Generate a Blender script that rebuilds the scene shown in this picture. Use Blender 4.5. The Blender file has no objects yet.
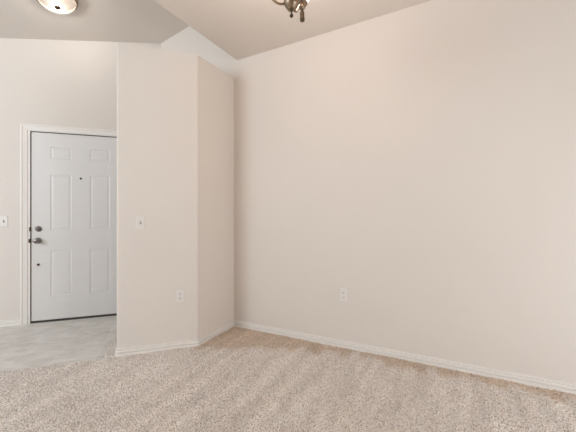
import bpy, bmesh, math, random
import numpy as np
from mathutils import Matrix, Vector

sc = bpy.context.scene
col = sc.collection
R2 = 2 ** -.5

# ------------------------------------------------------------------ camera, world, daylight, exposure
YAW = math.radians(26.37)
cam_d = bpy.data.cameras.new('camera')
cam = bpy.data.objects.new('camera', cam_d)
col.objects.link(cam)
cam.location = (0, -2.6521, 1.1864)
cam.rotation_euler = (math.pi / 2, 0, YAW)
cam_d.sensor_width = 36
cam_d.lens = 310.0 * 36 / 576
cam_d.shift_y = -4.25 / 576
cam_d.clip_start = .02
sc.camera = cam
sc.view_settings.view_transform = 'Standard'
sc.view_settings.look = 'None'
sc.view_settings.gamma = 1
sc.view_settings.use_curve_mapping = False
sc.view_settings.exposure = .16

world = bpy.data.worlds.new('daylight_sky')
sc.world = world
world.use_nodes = True
bg = world.node_tree.nodes['Background']
bg.inputs[0].default_value = (.80, .90, 1, 1)
bg.inputs[1].default_value = .2


def window_light(name, loc, direction, w, h, power, color):
    l = bpy.data.lights.new(name, 'AREA')
    l.shape = 'RECTANGLE'
    l.size, l.size_y, l.energy, l.color = w, h, power, color
    o = bpy.data.objects.new(name, l)
    o.location = loc
    o.rotation_euler = Vector(direction).to_track_quat('-Z', 'Z').to_euler()
    col.objects.link(o)
    return o


window_light('daylight_right', (2.56, -1.5, .85), (-1, .0, -.1), 1.8, 1.4, 46, (.86, .93, 1))
window_light('daylight_left', (-5.17, -3.1, 1.2), (1, .1, -.15), 1.3, 1.7, 10, (.45, .70, 1))
window_light('daylight_high', (-3.3, -5.46, 2.1), (0, 1, .1), 1.8, 1.2, 97, (.77, .89, 1))


# ------------------------------------------------------------------ materials
def mat(name, color, rough=.6, metal=0., bump=0., scale=100., var=0., spec=.5, detail=2., coat=0.):
    m = bpy.data.materials.new(name)
    m.use_nodes = True
    nt = m.node_tree
    b = nt.nodes['Principled BSDF']
    b.inputs['Base Color'].default_value = (*color, 1)
    b.inputs['Roughness'].default_value = rough
    b.inputs['Metallic'].default_value = metal
    b.inputs['Specular IOR Level'].default_value = spec
    tc = nt.nodes.new('ShaderNodeTexCoord')
    n = nt.nodes.new('ShaderNodeTexNoise')
    n.inputs['Scale'].default_value = scale
    n.inputs['Detail'].default_value = detail
    nt.links.new(tc.outputs['Object'], n.inputs['Vector'])
    if bump:
        bp = nt.nodes.new('ShaderNodeBump')
        bp.inputs['Strength'].default_value = bump
        bp.inputs['Distance'].default_value = .002
        nt.links.new(n.outputs['Fac'], bp.inputs['Height'])
        nt.links.new(bp.outputs['Normal'], b.inputs['Normal'])
    if var:
        n2 = nt.nodes.new('ShaderNodeTexNoise')
        n2.inputs['Scale'].default_value = 1.7
        n2.inputs['Detail'].default_value = 3
        nt.links.new(tc.outputs['Object'], n2.inputs['Vector'])
        mx = nt.nodes.new('ShaderNodeMix')
        mx.data_type = 'RGBA'
        mx.inputs['A'].default_value = (*[c * (1 - var) for c in color], 1)
        mx.inputs['B'].default_value = (*[min(1, c * (1 + var)) for c in color], 1)
        nt.links.new(n2.outputs['Fac'], mx.inputs['Factor'])
        nt.links.new(mx.outputs['Result'], b.inputs['Base Color'])
    return m


PAINT = (.76, .685, .615)
M_wall = mat('wall_paint', PAINT, .75, bump=.25, scale=90, var=.015, spec=.3)
M_ceil = mat('ceiling_paint', (.76, .685, .615), .9, bump=.35, scale=60, spec=.2)
M_trim = mat('trim_paint', (.86, .80, .74), .4, spec=.4)
M_door = mat('door_paint', (.76, .72, .685), .38, bump=.05, scale=40, spec=.4)
M_weather = mat('weatherstrip', (.055, .045, .036), .7)
M_plate = mat('white_plastic', (.80, .745, .69), .35)
M_slot = mat('dark_slot', (.03, .028, .026), .6)
M_nickel = mat('satin_nickel', (.24, .22, .205), .32, 1, bump=.04, scale=200)
M_brass = mat('antique_brass', (.30, .22, .15), .38, 1, bump=.04, scale=120)
M_dark = mat('dark_bronze', (.10, .07, .045), .4, 1)
M_grout = mat('grout', (.52, .49, .45), .9)


def tile_material():
    m = bpy.data.materials.new('entry_tile')
    m.use_nodes = True
    nt = m.node_tree
    L = nt.links.new
    b = nt.nodes['Principled BSDF']
    b.inputs['Roughness'].default_value = .34
    tc = nt.nodes.new('ShaderNodeTexCoord')
    br = nt.nodes.new('ShaderNodeTexBrick')
    br.offset = 0
    br.inputs['Scale'].default_value = 1
    br.inputs['Brick Width'].default_value = .302
    br.inputs['Row Height'].default_value = .302
    br.inputs['Mortar Size'].default_value = .005
    br.inputs['Mortar Smooth'].default_value = .2
    br.inputs['Color1'].default_value = (.66, .625, .58, 1)
    br.inputs['Color2'].default_value = (.71, .675, .63, 1)
    br.inputs['Mortar'].default_value = (.755, .72, .68, 1)
    mp = nt.nodes.new('ShaderNodeMapping')
    mp.inputs['Location'].default_value = (.10, .06, 0)
    L(tc.outputs['Object'], mp.inputs['Vector'])
    L(mp.outputs['Vector'], br.inputs['Vector'])
    mp2 = nt.nodes.new('ShaderNodeMapping')
    mp2.inputs['Scale'].default_value = (2.6, 4.6, 1)
    L(tc.outputs['Object'], mp2.inputs['Vector'])
    n = nt.nodes.new('ShaderNodeTexNoise')
    n.inputs['Scale'].default_value = 2.4
    n.inputs['Detail'].default_value = 6
    n.inputs['Distortion'].default_value = .6
    L(mp2.outputs['Vector'], n.inputs['Vector'])
    rp = nt.nodes.new('ShaderNodeValToRGB')
    rp.color_ramp.elements[0].position = .35
    rp.color_ramp.elements[0].color = (.86, .835, .80, 1)
    rp.color_ramp.elements[1].position = .65
    rp.color_ramp.elements[1].color = (1.05, 1.05, 1.05, 1)
    L(n.outputs['Fac'], rp.inputs['Fac'])
    mx = nt.nodes.new('ShaderNodeMix')
    mx.data_type = 'RGBA'
    mx.blend_type = 'MULTIPLY'
    mx.inputs['Factor'].default_value = 1
    L(br.outputs['Color'], mx.inputs['A'])
    L(rp.outputs['Color'], mx.inputs['B'])
    L(mx.outputs['Result'], b.inputs['Base Color'])
    bp = nt.nodes.new('ShaderNodeBump')
    bp.invert = True
    bp.inputs['Strength'].default_value = .5
    bp.inputs['Distance'].default_value = .002
    L(br.outputs['Fac'], bp.inputs['Height'])
    L(bp.outputs['Normal'], b.inputs['Normal'])
    return m


def carpet_material():
    m = bpy.data.materials.new('carpet_pile')
    m.use_nodes = True
    nt = m.node_tree
    L = nt.links.new
    b = nt.nodes['Principled BSDF']
    b.inputs['Roughness'].default_value = .95
    b.inputs['Specular IOR Level'].default_value = .1
    b.inputs['Sheen Weight'].default_value = .15
    tc = nt.nodes.new('ShaderNodeTexCoord')
    n = nt.nodes.new('ShaderNodeTexNoise')           # yarn to yarn colour
    n.inputs['Scale'].default_value = 165
    n.inputs['Detail'].default_value = 2
    L(tc.outputs['Object'], n.inputs['Vector'])
    rp = nt.nodes.new('ShaderNodeValToRGB')
    e = rp.color_ramp.elements
    e[0].position, e[0].color = .36, (.40, .29, .215, 1)
    e[1].position, e[1].color = .62, (.99, .95, .90, 1)
    k = e.new(.48)
    k.color = (.87, .755, .665, 1)
    L(n.outputs['Fac'], rp.inputs['Fac'])
    mp = nt.nodes.new('ShaderNodeMapping')            # brushed lines left in the nap by a vacuum cleaner
    mp.inputs['Rotation'].default_value = (0, 0, math.radians(9))
    mp.inputs['Scale'].default_value = (7.5, .9, 1)
    L(tc.outputs['Object'], mp.inputs['Vector'])
    n2 = nt.nodes.new('ShaderNodeTexNoise')
    n2.inputs['Scale'].default_value = 1.4
    n2.inputs['Detail'].default_value = 3
    L(mp.outputs['Vector'], n2.inputs['Vector'])
    rp2 = nt.nodes.new('ShaderNodeValToRGB')
    rp2.color_ramp.elements[0].position = .38
    rp2.color_ramp.elements[0].color = (.90, .89, .88, 1)
    rp2.color_ramp.elements[1].position = .64
    rp2.color_ramp.elements[1].color = (1.05, 1.05, 1.05, 1)
    L(n2.outputs['Fac'], rp2.inputs['Fac'])
    mx = nt.nodes.new('ShaderNodeMix')
    mx.data_type = 'RGBA'
    mx.blend_type = 'MULTIPLY'
    mx.inputs['Factor'].default_value = 1
    L(rp.outputs['Color'], mx.inputs['A'])
    L(rp2.outputs['Color'], mx.inputs['B'])
    # pile tinted browner: a wedge in the corner thinning to a strip, ragged edge
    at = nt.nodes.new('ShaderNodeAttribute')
    at.attribute_name = 'brown_band'
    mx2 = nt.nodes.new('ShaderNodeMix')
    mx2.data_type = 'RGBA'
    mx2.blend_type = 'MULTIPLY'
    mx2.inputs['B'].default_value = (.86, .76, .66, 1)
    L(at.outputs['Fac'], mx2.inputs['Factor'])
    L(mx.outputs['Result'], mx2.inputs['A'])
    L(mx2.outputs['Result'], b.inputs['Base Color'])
    n3 = nt.nodes.new('ShaderNodeTexNoise')
    n3.inputs['Scale'].default_value = 240
    n3.inputs['Detail'].default_value = 2
    L(tc.outputs['Object'], n3.inputs['Vector'])
    bp = nt.nodes.new('ShaderNodeBump')
    bp.inputs['Strength'].default_value = .6
    bp.inputs['Distance'].default_value = .004
    L(n3.outputs['Fac'], bp.inputs['Height'])
    L(bp.outputs['Normal'], b.inputs['Normal'])
    return m


def glass_shade_material(name, emit, strength, see_through=0):
    m = bpy.data.materials.new(name)
    m.use_nodes = True
    nt = m.node_tree
    b = nt.nodes['Principled BSDF']
    b.inputs['Base Color'].default_value = (.95, .92, .87, 1)
    b.inputs['Roughness'].default_value = .25
    b.inputs['Emission Color'].default_value = (*emit, 1)
    tc = nt.nodes.new('ShaderNodeTexCoord')
    n = nt.nodes.new('ShaderNodeTexNoise')
    n.inputs['Scale'].default_value = 9
    n.inputs['Detail'].default_value = 4
    nt.links.new(tc.outputs['Object'], n.inputs['Vector'])
    r = nt.nodes.new('ShaderNodeMapRange')
    r.inputs['From Min'].default_value = .35
    r.inputs['From Max'].default_value = .65
    r.inputs['To Min'].default_value = strength * .8
    r.inputs['To Max'].default_value = strength * 1.2
    nt.links.new(n.outputs['Fac'], r.inputs['Value'])
    nt.links.new(r.outputs['Result'], b.inputs['Emission Strength'])
    if see_through:                                   # frosted glass: most of the bulb's light passes
        tr = nt.nodes.new('ShaderNodeBsdfTranslucent')
        tr.inputs['Color'].default_value = (.95, .92, .87, 1)
        tp = nt.nodes.new('ShaderNodeBsdfTransparent')
        m1 = nt.nodes.new('ShaderNodeMixShader')
        m1.inputs[0].default_value = .5
        m2 = nt.nodes.new('ShaderNodeMixShader')
        m2.inputs[0].default_value = see_through
        nt.links.new(b.outputs[0], m1.inputs[1])
        nt.links.new(tr.outputs[0], m1.inputs[2])
        nt.links.new(m1.outputs[0], m2.inputs[1])
        nt.links.new(tp.outputs[0], m2.inputs[2])
        nt.links.new(m2.outputs[0], nt.nodes['Material Output'].inputs['Surface'])
    return m


M_tile = tile_material()
M_carpet = carpet_material()
M_dome = glass_shade_material('lit_alabaster_glass', (1, .93, .84), .5, .88)
M_shade = glass_shade_material('lit_frosted_glass', (1, .92, .80), .9, .35)


# ------------------------------------------------------------------ mesh helpers
def link(name, bm, m, parent=None, smooth=False, matrix=None):
    me = bpy.data.meshes.new(name)
    bmesh.ops.recalc_face_normals(bm, faces=bm.faces)
    bm.to_mesh(me)
    bm.free()
    if smooth:
        me.polygons.foreach_set('use_smooth', [True] * len(me.polygons))
        me.set_sharp_from_angle(angle=math.radians(40))
    me.materials.append(m)
    o = bpy.data.objects.new(name, me)
    col.objects.link(o)
    if parent:
        o.parent = parent
    if matrix is not None:
        o.matrix_local = matrix
    return o


def struct(o, label, cat):
    o['kind'] = 'structure'
    o['label'] = label
    o['category'] = cat
    return o


def box(bm, x0, x1, y0, y1, z0, z1, bevel=0, segs=2):
    vs = [bm.verts.new((x, y, z)) for x in (x0, x1) for y in (y0, y1) for z in (z0, z1)]
    fs = [bm.faces.new([vs[i] for i in f]) for f in
          ((0, 1, 3, 2), (4, 6, 7, 5), (0, 4, 5, 1), (2, 3, 7, 6), (0, 2, 6, 4), (1, 5, 7, 3))]
    if bevel:
        es = list({e for f in fs for e in f.edges})
        bmesh.ops.bevel(bm, geom=es, offset=bevel, segments=segs, affect='EDGES', profile=.5)


def prism(bm, pts, z0, z1):
    """footprint polygon raised between two height functions"""
    lo = [bm.verts.new((x, y, z0(x, y) if callable(z0) else z0)) for x, y in pts]
    hi = [bm.verts.new((x, y, z1(x, y) if callable(z1) else z1)) for x, y in pts]
    n = len(pts)
    bm.faces.new(lo[::-1])
    bm.faces.new(hi)
    for i in range(n):
        j = (i + 1) % n
        bm.faces.new((lo[i], lo[j], hi[j], hi[i]))


def lathe(bm, prof, segs=28, M=None):
    """(radius, height) profile turned about z"""
    rings = []
    for r, z in prof:
        if r < 1e-6:
            rings.append([bm.verts.new((0, 0, z))])
        else:
            rings.append([bm.verts.new((r * math.cos(2 * math.pi * k / segs), r * math.sin(2 * math.pi * k / segs), z))
                          for k in range(segs)])
    for a, b in zip(rings, rings[1:]):
        for k in range(segs):
            q = (k + 1) % segs
            if len(a) == 1 and len(b) == 1:
                continue
            if len(a) == 1:
                bm.faces.new((a[0], b[k], b[q]))
            elif len(b) == 1:
                bm.faces.new((a[k], a[q], b[0]))
            else:
                bm.faces.new((a[k], a[q], b[q], b[k]))
    if M is not None:
        bmesh.ops.transform(bm, matrix=M, verts=[v for r in rings for v in r])


def tube(bm, pts, rad, segs=12):
    pts = [Vector(p) for p in pts]
    rad = rad if isinstance(rad, (list, tuple)) else [rad] * len(pts)
    rings, up = [], Vector((0, 0, 1))
    for i, p in enumerate(pts):
        t = (pts[min(i + 1, len(pts) - 1)] - pts[max(i - 1, 0)]).normalized()
        a = t.cross(up)
        a = a.normalized() if a.length > 1e-4 else Vector((1, 0, 0))
        b = a.cross(t).normalized()
        rings.append([bm.verts.new(p + (a * math.cos(2 * math.pi * k / segs) + b * math.sin(2 * math.pi * k / segs)) * rad[i])
                      for k in range(segs)])
    for a, b in zip(rings, rings[1:]):
        for k in range(segs):
            q = (k + 1) % segs
            bm.faces.new((a[k], a[q], b[q], b[k]))
    bm.faces.new(rings[0][::-1])
    bm.faces.new(rings[-1])


def sweep(bm, path, prof):
    """profile (offset towards the left of travel, height) swept with mitred corners along a floor path"""
    n = len(path)
    P = [Vector((x, y)) for x, y in path]
    rows = []
    for i in range(n):
        d0 = (P[i] - P[i - 1]).normalized() if i else None
        d1 = (P[i + 1] - P[i]).normalized() if i < n - 1 else None
        d0 = d0 or d1
        d1 = d1 or d0
        n0, n1 = Vector((-d0.y, d0.x)), Vector((-d1.y, d1.x))
        m = (n0 + n1)
        m = m / m.dot(n0)
        rows.append([bm.verts.new((P[i].x + m.x * o, P[i].y + m.y * o, z)) for o, z in prof])
    k = len(prof)
    for a, b in zip(rows, rows[1:]):
        for i in range(k):
            j = (i + 1) % k
            bm.faces.new((a[i], a[j], b[j], b[i]))
    bm.faces.new(rows[0])
    bm.faces.new(rows[-1][::-1])


def frame(x, y, z=0, deg=180):
    return Matrix.Translation((x, y, z)) @ Matrix.Rotation(math.radians(deg), 4, 'Z')


def catmull(pts, n=8):
    P = [Vector(p) for p in pts]
    P = [P[0] * 2 - P[1]] + P + [P[-1] * 2 - P[-2]]
    out = []
    for i in range(1, len(P) - 2):
        for k in range(n):
            t = k / n
            a, b, c, d = P[i - 1:i + 3]
            out.append(.5 * (2 * b + (c - a) * t + (2 * a - 5 * b + 4 * c - d) * t * t + (3 * b - a - 3 * c + d) * t ** 3))
    out.append(P[-2])
    return out


# ------------------------------------------------------------------ key dimensions (metres)
XC, LO, LP = -1.944, .5394, .643          # nook corner on the long wall, short side, long side of the partition
ZP = 2.5807                               # top of the partition
XW = -3.0138                              # where the front-door wall meets the long wall
XR, YB, XL = 2.6, -5.5, -5.2              # far sides of the room behind the viewer
XD = -1.9031                              # edge of the dropped dining ceiling
zD = lambda x, y: 2.7598 + .0372 * (x - XD) + .0121 * y
zE = lambda x, y: 3.7993 + .1979 * x - .0045 * y
A = (XC, -LO)
B = (XC - LP * R2, -LO - LP * R2)
YWL = XL - XW                             # y where the front-door wall meets the left wall
TH = .12

# ------------------------------------------------------------------ floors
# carpet: real tufts where the picture can see them, a plain sheet further back
CE = LP + .095                            # carpet ends this far along the partition line


def on_tile(x, y, wob=0.):
    lx = (x - A[0]) * -R2 + (y - A[1]) * -R2
    ly = (x - A[0]) * R2 + (y - A[1]) * -R2
    return (lx > CE + wob * .006) & (ly < .012 + wob * .006)


def carpet():
    rng = np.random.default_rng(4)
    step = .0052
    x = np.arange(-3.96, 1.5, step)
    y = np.arange(-2.55, .0, step)
    X, Y = np.meshgrid(x, y, indexing='ij')
    sh = X.shape
    fx = np.fft.fftfreq(sh[0], step)[:, None]
    fy = np.fft.rfftfreq(sh[1], step)[None, :]
    fr = np.hypot(fx, fy)

    def noise(lo, hi):
        F = np.fft.rfft2(rng.standard_normal(sh)) * (np.exp(-(fr / hi) ** 2) - np.exp(-(fr / lo) ** 2))
        q = np.fft.irfft2(F, s=sh)
        return q / q.std()
    tuft = noise(45, 115)
    soft = noise(1.5, 6)
    Z = .0036 * np.clip(tuft, -2.2, 2.2) + .0012 * soft - .002
    X = X + rng.normal(0, .0009, sh)
    Y = Y + rng.normal(0, .0009, sh)
    wob = noise(4, 60)
    t = on_tile(X, Y, wob)
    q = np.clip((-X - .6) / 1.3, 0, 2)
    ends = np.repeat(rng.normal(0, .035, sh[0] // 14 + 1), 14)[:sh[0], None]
    band_depth = .10 + .5 * q ** 1.6 + ends + .012 * soft
    nap = np.clip((band_depth + Y) / .07 + .5, 0, 1) * np.clip((X + 2.15) / .25, 0, 1)
    Z = np.where(t, -.03, Z)
    idx = np.arange(sh[0] * sh[1]).reshape(sh)
    quads = np.stack([idx[:-1, :-1], idx[1:, :-1], idx[1:, 1:], idx[:-1, 1:]], -1)
    keep = ~(t[:-1, :-1] & t[1:, :-1] & t[1:, 1:] & t[:-1, 1:])
    quads = quads[keep]
    V = np.stack([X, Y, Z], -1).reshape(-1, 3)
    used = np.zeros(len(V), bool)
    used[quads.ravel()] = True
    new = np.cumsum(used) - 1
    V, quads = V[used], new[quads]
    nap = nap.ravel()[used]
    # plain sheet behind the viewer and to the left
    extra, ef = [], []
    for x0, x1, y0, y1 in ((-3.955, XR, YB, -2.55), (1.5 - step, XR, -2.55, 0)):
        k = len(V) + len(extra)
        extra += [(x0, y0, -.002), (x1, y0, -.002), (x1, y1, -.002), (x0, y1, -.002)]
        ef.append((k, k + 1, k + 2, k + 3))
    k = len(V) + len(extra)
    extra += [(XL, YB, -.002), (-3.955, YB, -.002), (-3.955, -2.55, -.002), (XL, XL + 1.405, -.002)]
    ef.append((k, k + 1, k + 2, k + 3))
    V = np.concatenate([V, np.array(extra)])
    quads = np.concatenate([quads, np.array(ef)])
    me = bpy.data.meshes.new('floor')
    me.vertices.add(len(V))
    me.vertices.foreach_set('co', V.ravel().astype(np.float32))
    me.loops.add(quads.size)
    me.loops.foreach_set('vertex_index', quads.ravel().astype(np.int32))
    me.polygons.add(len(quads))
    me.polygons.foreach_set('loop_start', np.arange(0, quads.size, 4, dtype=np.int32))
    me.polygons.foreach_set('use_smooth', np.ones(len(quads), bool))
    me.update(calc_edges=True)
    at = me.attributes.new('brown_band', 'FLOAT', 'POINT')
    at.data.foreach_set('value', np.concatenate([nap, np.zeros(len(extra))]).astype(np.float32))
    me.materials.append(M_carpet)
    o = bpy.data.objects.new('floor', me)
    col.objects.link(o)
    return o


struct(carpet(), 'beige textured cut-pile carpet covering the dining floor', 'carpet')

bm = bmesh.new()
# tile field in the frame of the partition (x along the partition line, y towards the room)
box(bm, CE - .03, CE + 3.3, -1.30, .03, -.09, -.006)
box(bm, -.8, CE - .03, -1.30, -.9, -.09, -.03)
struct(link('floor', bm, M_tile, matrix=frame(*A, 0, 225)), 'grey beige stone-look tile floor in front of the front door', 'tile floor')
bm = bmesh.new()
box(bm, XL - .2, XR + .2, YB - .2, .2, -.16, -.095)
struct(link('floor', bm, M_grout), 'concrete slab below the floor coverings', 'subfloor')

# ------------------------------------------------------------------ walls
bm = bmesh.new()
box(bm, XW - .1, XD + .05, 0, TH, -.05, 3.62)
box(bm, XD + .05, XR + .1, 0, TH, -.05, 3.1)
bmesh.ops.remove_doubles(bm, verts=bm.verts, dist=1e-5)
struct(link('wall_right', bm, M_wall), 'long blank beige wall with one outlet and a white baseboard', 'wall')

# partition: an L-shaped wall with rounded corners and a flat top ledge
bm = bmesh.new()
t45 = math.tan(math.radians(22.5)) * TH
A2 = (XC - TH, -LO + t45)
B2 = (B[0] - TH * R2, B[1] + TH * R2)


def rounded(p, a, b, r, n=6):
    p, a, b = Vector(p), Vector(a), Vector(b)
    da, db = (a - p).normalized(), (b - p).normalized()
    h = math.acos(max(-1, min(1, da.dot(db)))) / 2
    c = p + (da + db).normalized() * (r / math.sin(h))
    s, e = p + da * (r / math.tan(h)) - c, p + db * (r / math.tan(h)) - c
    a0, a1 = math.atan2(s.y, s.x), math.atan2(e.y, e.x)
    d = (a1 - a0 + math.pi) % (2 * math.pi) - math.pi
    return [(c.x + r * math.cos(a0 + d * k / n), c.y + r * math.sin(a0 + d * k / n)) for k in range(n + 1)]


foot = [(XC, 0)] + rounded(A, (XC, 0), B, .02) + rounded(B, A, B2, .019) + rounded(B2, B, A2, .019) + [A2, (XC - TH, 0)]
prism(bm, foot, -.05, ZP)
es = [e for e in bm.edges if all(abs(v.co.z - ZP) < 1e-5 for v in e.verts)]
bmesh.ops.bevel(bm, geom=es, offset=.006, segments=2, affect='EDGES')
struct(link('wall_front', bm, M_wall, smooth=True), 'beige angled partition wall with a flat top ledge, between dining area and entry', 'wall')

# front-door wall, in its own frame: x leftwards along the wall from the corner, y towards the room
WF = frame(XW, 0, 0, 225)
DX0, DX1, DZ = .373, 1.287, 2.041         # door slab
JX0, JX1, JZ = DX0 - .031, DX1 + .031, DZ + .020
WLEN = (XW - XL) / R2
bm = bmesh.new()
box(bm, -.25, JX0, -TH, 0, -.05, 3.5)
box(bm, JX1, WLEN + .2, -TH, 0, -.05, 3.5)
box(bm, JX0, JX1, -TH, 0, JZ, 3.5)
struct(link('wall_left', bm, M_wall, matrix=WF), 'pale wall around the white front door', 'wall')

# walls behind the viewer, with the window openings that light the room
bm = bmesh.new()


def wall_with_openings(bm, axis, at, lo, hi, top, holes):
    """a wall slab along x (axis 0) or y (axis 1), pierced by rectangular openings"""
    cuts = sorted({lo, hi} | {h[0] for h in holes} | {h[1] for h in holes})
    for a, b in zip(cuts, cuts[1:]):
        hs = [h for h in holes if h[0] <= a + 1e-6 and h[1] >= b - 1e-6]
        spans = [(-.05, hs[0][2]), (hs[0][3], top)] if hs else [(-.05, top)]
        for z0, z1 in spans:
            if axis == 0:
                box(bm, a, b, at[0], at[1], z0, z1)
            else:
                box(bm, at[0], at[1], a, b, z0, z1)


wall_with_openings(bm, 0, (YB - TH, YB), XL - .1, XR + .1, 3.6,
                   [(-4.2, -2.4, 1.5, 2.7)])
struct(link('wall_back', bm, M_wall), 'beige wall with windows behind the viewer', 'wall')
bm = bmesh.new()
wall_with_openings(bm, 1, (XR, XR + TH), YB, 0, 3.1, [(-2.4, -.6, .1, 1.6)])
struct(link('wall_side', bm, M_wall), 'beige wall with a window on the right of the dining area', 'wall')
bm = bmesh.new()
wall_with_openings(bm, 1, (XL - TH, XL), YB, YWL + .1, 3.1, [(-3.75, -2.45, .35, 2.05)])
struct(link('wall_entry', bm, M_wall), 'beige wall with a window on the left of the entry', 'wall')

# ------------------------------------------------------------------ ceilings
bm = bmesh.new()
prism(bm, [(XD, YB - .1), (XR + .1, YB - .1), (XR + .1, .1), (XD, .1)], zD, lambda x, y: zD(x, y) + .1)
box(bm, XD, XD + .1, YB - .1, .1, 2.80, 3.56)
struct(link('ceiling', bm, M_ceil), 'flat beige ceiling over the dining area ending in a straight edge', 'ceiling')
bm = bmesh.new()
prism(bm, [(XL - .2, YB - .1), (XD + .02, YB - .1), (XD + .02, .12), (XL - .2, .12)], zE, lambda x, y: zE(x, y) + .1)
struct(link('ceiling', bm, M_ceil), 'higher sloping ceiling over the entry', 'ceiling')

# ------------------------------------------------------------------ baseboards
BB = [(0, -.02), (.0165, -.02), (.0165, .0175), (.0150, .0195), (.0055, .0200), (.0050, .0258), (.0140, .0268),
      (.0143, .0405), (.0120, .0440), (.0020, .0445), (.0018, .0508), (.0085, .0518), (.0085, .0560), (.006, .0575), (0, .058)]
CAPP = [(o, z) for o, z in BB]


def baseboard(name, path, label):
    bm = bmesh.new()
    sweep(bm, path, CAPP)
    return struct(link(name, bm, M_trim), label, 'baseboard')


baseboard('baseboard_right', [(XR, 0), (XC, 0)], 'white moulded baseboard along the long blank wall')
arc = rounded(B, A, B2, .019)
arc2 = rounded(B2, B, A2, .019)
baseboard('baseboard_front', [(XC, 0), A, *arc, *arc2, A2], 'white moulded baseboard around the foot of the angled partition')
wp = lambda s: (XW - s * R2, -s * R2)
baseboard('baseboard_left', [wp(1.372), wp(WLEN)], 'white baseboard left of the front door')
baseboard('baseboard_left', [wp(.0), wp(.288)], 'white baseboard right of the front door behind the partition')

# ------------------------------------------------------------------ front door
# casing around the opening
bm = bmesh.new()
CP = [(0, 0), (0, .016), (.010, .018), (.018, .0165), (.024, .012), (.040, .0105), (.052, .009), (.062, .0085), (.070, .006), (.070, 0)]
# CP: distance outwards from the inner edge... reversed so the thick edge is outside
CP = [((.070 - a) * .86, b) for a, b in CP]
ix0, ix1, iz = JX0 + .005, JX1 - .005, JZ - .005
rows = []
for k, (cx, cz, sx, sz) in enumerate(((ix1, -.006, 1, 0), (ix1, iz, 1, 1), (ix0, iz, -1, 1), (ix0, -.006, -1, 0))):
    rows.append([bm.verts.new((cx + sx * a, b, cz + sz * a)) for a, b in CP])
for a, b in zip(rows, rows[1:]):
    for i in range(len(CP)):
        j = (i + 1) % len(CP)
        bm.faces.new((a[i], a[j], b[j], b[i]))
bm.faces.new(rows[0])
bm.faces.new(rows[-1][::-1])
struct(link('trim_1', bm, M_trim, matrix=WF), 'white moulded casing around the front door', 'door casing')
# jambs
bm = bmesh.new()
box(bm, DX1 + .006, JX1, -TH, .001, -.006, JZ)
box(bm, JX0, DX0 - .009, -TH, .001, -.006, JZ)
box(bm, DX0 - .009, DX1 + .006, -TH, .001, DZ + .008, JZ)
jamb = struct(link('trim_2', bm, M_trim, matrix=WF), 'white door jamb lining the front door opening', 'door jamb')
bm = bmesh.new()
DF = -.012                                # face of the door behind the wall face
box(bm, DX1 - .001, DX1 + .0065, -.075, DF + .002, .0, DZ + .0085)
box(bm, DX0 - .0095, DX0 + .001, -.075, DF + .002, .0, DZ + .0085)
box(bm, DX0, DX1, -.075, DF + .002, DZ - .001, DZ + .0085)
link('weatherstrip', bm, M_weather, parent=jamb)
bm = bmesh.new()
for z0, z1, w in ((.855, .897, .0195), (.978, 1.022, .0135)):
    box(bm, DX1 + .002, DX1 + w, -.03, .003, z0, z1, .002)
link('strike_plate', bm, M_dark, parent=jamb)
bm = bmesh.new()
box(bm, DX0 - .004, DX1 + .004, -.10, -.004, -.03, .006)
link('threshold', bm, M_weather, parent=jamb)


def door_slab():
    bm = bmesh.new()
    c = (DX0 + DX1) / 2
    xs = [DX0 + .001, c - .288, c - .086, c + .086, c + .288, DX1 - .001]
    zs = [.013, .268, .768, .985, 1.597, 1.757, 1.890, DZ - .001]
    g = [[bm.verts.new((x, DF, z)) for z in zs] for x in xs]
    panels = []
    for i in range(5):
        for j in range(7):
            f = bm.faces.new((g[i][j], g[i + 1][j], g[i + 1][j + 1], g[i][j + 1]))
            if i in (1, 3) and j in (1, 3, 5):
                panels.append(f)
    f0 = list(bm.faces)
    for f in panels:
        for th, dep in ((.004, -.0008), (.010, -.0026), (.009, 0), (.022, .0024), (.003, 0)):
            bmesh.ops.inset_region(bm, faces=[f], thickness=th)
            for v in f.verts:
                v.co.y += dep
    # back and sides
    bb = [bm.verts.new((x, DF - .044, z)) for x, z in ((xs[0], zs[0]), (xs[-1], zs[0]), (xs[-1], zs[-1]), (xs[0], zs[-1]))]
    bm.faces.new(bb)
    bot = [g[i][0] for i in range(6)]
    top = [g[i][-1] for i in range(6)]
    bm.faces.new(bot[::-1] + [bb[0], bb[1]])
    bm.faces.new(top + [bb[2], bb[3]])
    bm.faces.new(g[0] + [bb[3], bb[0]])
    bm.faces.new(g[-1][::-1] + [bb[1], bb[2]])
    return bm


door = struct(link('door_1', door_slab(), M_door, matrix=WF), 'white six-panel front door with a nickel knob and deadbolt', 'door')
RY = Matrix.Rotation(-math.pi / 2, 4, 'X')      # turns z to +y (towards the room)


def on_door(x, z, y=DF):
    return Matrix.Translation((x, y, z)) @ RY


bm = bmesh.new()
lathe(bm, [(0, 0), (.032, 0), (.032, .004), (.028, .008), (.013, .012), (.011, .030), (.018, .036), (.026, .044),
           (.0275, .053), (.025, .061), (.018, .0655), (0, .067)], 28)
knob = link('doorknob', bm, M_nickel, door, True, on_door(1.225, .876))
bm = bmesh.new()
box(bm, -.001, .001, -.007, .007, .066, .0685)
link('keyhole', bm, M_slot, knob)
bm = bmesh.new()
lathe(bm, [(0, 0), (.031, 0), (.031, .004), (.027, .011), (.020, .015), (.019, .019), (0, .020)], 28)
bolt = link('deadbolt', bm, M_nickel, door, True, on_door(1.222, 1.001))
bm = bmesh.new()
box(bm, -.005, .005, -.015, .015, .018, .034, .002)
link('thumb_turn', bm, M_nickel, bolt)
bm = bmesh.new()
lathe(bm, [(0, 0), (.011, 0), (.011, .003), (.008, .004), (.0075, .0025), (0, .0025)], 18)
peep = link('peephole', bm, M_slot, door, True, on_door(.830, 1.556))
bm = bmesh.new()
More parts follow.
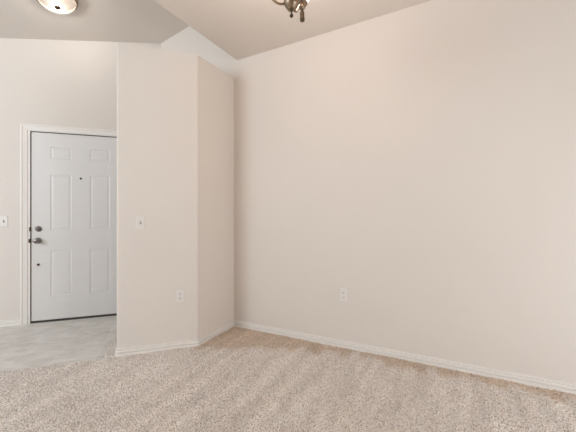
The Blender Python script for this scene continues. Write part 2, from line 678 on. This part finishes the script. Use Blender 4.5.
lathe(bm, [(0, 0), (.013, 0), (.013, .005), (.008, .008), (0, .008)], 18)
link('lock_button', bm, M_dark, door, True, on_door(1.224, .617))
bm = bmesh.new()
box(bm, DX0 + .002, DX1 - .002, DF - .03, DF + .003, .0065, .015)
link('door_sweep', bm, M_weather, door)

# ------------------------------------------------------------------ switches and outlets


def plate_bm():
    bm = bmesh.new()
    w, h, d = .035, .0572, .0055
    pts = [(w, h, 0), (w, h, d * .35), (w - .004, h - .004, d)]
    prev = None
    for a, b, y in pts:
        r = [bm.verts.new((sx * a, y, sz * b)) for sx, sz in ((-1, -1), (1, -1), (1, 1), (-1, 1))]
        if prev:
            for k in range(4):
                bm.faces.new((prev[k], prev[(k + 1) % 4], r[(k + 1) % 4], r[k]))
        else:
            bm.faces.new(r)
        prev = r
    bm.faces.new(prev)
    return bm


def screws(parent, zs):
    for z in zs:
        bm = bmesh.new()
        lathe(bm, [(0, 0), (.0032, 0), (.0028, .0012), (0, .0014)], 12)
        link('screw', bm, M_plate, parent, True, Matrix.Translation((0, .0054, z)) @ RY)


def empty(name, M, label, cat, group=None):
    o = bpy.data.objects.new(name, None)
    o.empty_display_size = .05
    o.matrix_world = M
    o['label'], o['category'] = label, cat
    if group:
        o['group'] = group
    col.objects.link(o)
    return o


def copy_thing(src, M, label):
    r = src.copy()
    col.objects.link(r)
    r.matrix_world = M
    r['label'] = label
    for ch in list(src.children):
        c = ch.copy()
        col.objects.link(c)
        c.parent = r
        for g in list(ch.children):
            k = g.copy()
            col.objects.link(k)
            k.parent = c
    return r


def place(F, x, z):
    return F @ Matrix.Translation((x, .0003, z))


PF = frame(*A, 0, 225)
sw = empty('light_switch', place(PF, .462, 1.096),
           'white light switch on the partition, above the outlet', 'light switch', 'white wall switches')
link('faceplate', plate_bm(), M_plate, sw)
bm = bmesh.new()
box(bm, -.0055, .0055, .005, .0065, -.0125, .0125)
link('toggle_slot', bm, M_slot, sw)
bm = bmesh.new()
box(bm, -.0038, .0038, .004, .017, -.003, .010, .0015)
tog = link('toggle', bm, M_plate, sw)
screws(sw, (-.030, .030))
copy_thing(sw, place(WF, 1.517, 1.088), 'white light switch on the wall left of the front door, cut by the frame edge')

ol = empty('outlet', place(PF, .148, .45), 'white wall outlet low on the angled partition', 'outlet', 'white wall outlets')
link('faceplate', plate_bm(), M_plate, ol)
for z in (-.0195, .0195):
    bm = bmesh.new()
    pts = [(.0165 * math.cos(a), .0165 * math.sin(a)) for a in [2 * math.pi * k / 28 for k in range(28)]]
    pts = [(x, max(-.0125, min(.0125, y))) for x, y in pts]
    lo_ = [bm.verts.new((x, .005, y)) for x, y in pts]
    hi_ = [bm.verts.new((x, .0072, y)) for x, y in pts]
    bm.faces.new(hi_)
    for k in range(28):
        bm.faces.new((lo_[k], lo_[(k + 1) % 28], hi_[(k + 1) % 28], hi_[k]))
    bmesh.ops.remove_doubles(bm, verts=bm.verts, dist=1e-6)
    rec = link('receptacle', bm, M_plate, ol, False, Matrix.Translation((0, 0, z)))
    bm = bmesh.new()
    box(bm, -.0078, -.0050, .0065, .0076, -.002, .008)
    box(bm, .0050, .0078, .0065, .0076, -.002, .007)
    box(bm, -.0026, .0026, .0065, .0076, -.0095, -.0045)
    link('slots', bm, M_slot, rec)
screws(ol, (0,))
copy_thing(ol, place(frame(-.77, 0, 0, 180), 0, .457), 'white wall outlet low on the long blank wall')

# ------------------------------------------------------------------ flush ceiling light over the entry
nE = Vector((.1979, -.0045, -1)).normalized()
fin = Vector((-3.171, -1.036, 3.056))                 # tip of the finial
base = fin - nE * .1185
rot = nE.to_track_quat('Z', 'X').to_matrix().to_4x4()  # local z points down out of the ceiling
cl = empty('ceiling_light', Matrix.Translation(base) @ rot,
           'round flush ceiling light with a glass dome and metal rim over the entry', 'ceiling light')
bm = bmesh.new()
lathe(bm, [(0, .001), (.150, .001), (.164, .006), (.168, .016), (.166, .026), (.160, .034), (.152, .036), (.149, .030), (.149, .012), (0, .010)], 48)
link('rim', bm, M_brass, cl, True)
bm = bmesh.new()
lathe(bm, [(.149, .024), (.1485, .036), (.143, .052), (.131, .068), (.112, .082), (.086, .0935), (.055, .101), (.025, .1045), (0, .105)], 48)
link('glass_dome', bm, M_dome, cl, True)
bm = bmesh.new()
lathe(bm, [(0, .102), (.023, .1030), (.0245, .1065), (.020, .1095), (.012, .1110), (.0135, .1145), (.010, .119), (0, .1205)], 24)
link('finial', bm, M_dark, cl, True)


def lamp(name, M, energy, color, radius):
    l = bpy.data.lights.new(name, 'POINT')
    l.energy, l.color, l.shadow_soft_size = energy, color, radius
    o = bpy.data.objects.new(name, l)
    o.matrix_world = M
    col.objects.link(o)
    return o


lamp('ceiling_light_glow', Matrix.Translation(base + nE * .066), 5, (1, .985, .96), .035)

# ------------------------------------------------------------------ chandelier over the dining area
Fv = Vector((-math.sin(YAW), math.cos(YAW), 0))
Rv = Vector((math.cos(YAW), math.sin(YAW), 0))
cc = Vector((0, -2.6521, 0)) + Fv * 1.55 + Rv * .0175
ZC = 2.2326                                            # centre of the bowl
zc_top = zD(cc.x, cc.y) - ZC
ch = empty('chandelier', Matrix.Translation((cc.x, cc.y, ZC)) @ Matrix.Rotation(YAW, 4, 'Z'),
           'antique brass three-arm chandelier hanging from the dining ceiling', 'chandelier')
bm = bmesh.new()
lathe(bm, [(0, -.0385), (.014, -.0382), (.0200, -.0365), (.0205, -.0345), (.0185, -.0335), (.0190, -.0325), (.0280, -.0255), (.0355, -.012),
           (.039, .004), (.0365, .018), (.028, .031), (.018, .041), (.012, .048), (.011, .060), (.016, .066),
           (.020, .078), (.017, .092), (.010, .104), (.0085, .125), (.014, .133), (.014, .140), (0, .146)], 36)
link('body', bm, M_brass, ch, True)
bm = bmesh.new()
lathe(bm, [(0, -.0755), (.0055, -.074), (.0092, -.069), (.0095, -.065), (.0075, -.060), (.0035, -.056), (.003, -.046), (.007, -.041), (.007, -.037), (0, -.037)], 24)
link('finial', bm, M_dark, ch, True)
bm = bmesh.new()
tube(bm, [(0, 0, .14), (0, 0, zc_top - .015)], .006, 14)
link('stem', bm, M_brass, ch, True)
bm = bmesh.new()
lathe(bm, [(0, zc_top - .040), (.010, zc_top - .040), (.014, zc_top - .030), (.045, zc_top - .022), (.058, zc_top - .010), (.060, zc_top - .0005), (0, zc_top - .0005)], 32)
link('canopy', bm, M_brass, ch, True)
for az in (180, 72, -54):
    Q = Matrix.Rotation(math.radians(az), 4, 'Z')
    bm = bmesh.new()
    tube(bm, catmull([(.030, 0, -.004), (.055, 0, -.007), (.080, 0, .004), (.105, 0, .028), (.135, 0, .066), (.170, 0, .090),
                      (.196, 0, .092)], 6), .0062, 12)
    link('arm', bm, M_brass, ch, True, Q)
    T = Q @ Matrix.Translation((.196, 0, .092)) @ Matrix.Rotation(math.radians(8), 4, 'Y')
    bm = bmesh.new()
    lathe(bm, [(0, -.006), (.008, -.006), (.016, .002), (.0185, .011), (.016, .020), (.024, .026), (.030, .030), (.030, .034), (.016, .034), (.014, .055), (0, .055)], 24)
    cup = link('cup', bm, M_brass, ch, True, T)
    bm = bmesh.new()
    lathe(bm, [(0, -.067), (.0115, -.067), (.0132, -.064), (.0135, -.050), (.0118, -.046), (.0118, -.030), (.0130, -.026), (.008, -.012), (.006, -.004), (0, -.004)], 20)
    link('drop', bm, M_dark, cup, True, Matrix.Rotation(math.radians(-16), 4, 'Y'))
    bm = bmesh.new()
    lathe(bm, [(.017, .035), (.026, .040), (.037, .058), (.043, .085), (.047, .110), (.056, .135), (.062, .145), (.060, .146),
               (.054, .136), (.045, .110), (.041, .085), (.035, .060), (.025, .043), (.017, .038)], 32)
    link('glass_shade', bm, M_shade, cup, True)
    lamp('bulb_glow', ch.matrix_world @ T @ Matrix.Translation((0, 0, .13)), 6.3, (1, .86, .79), .03)
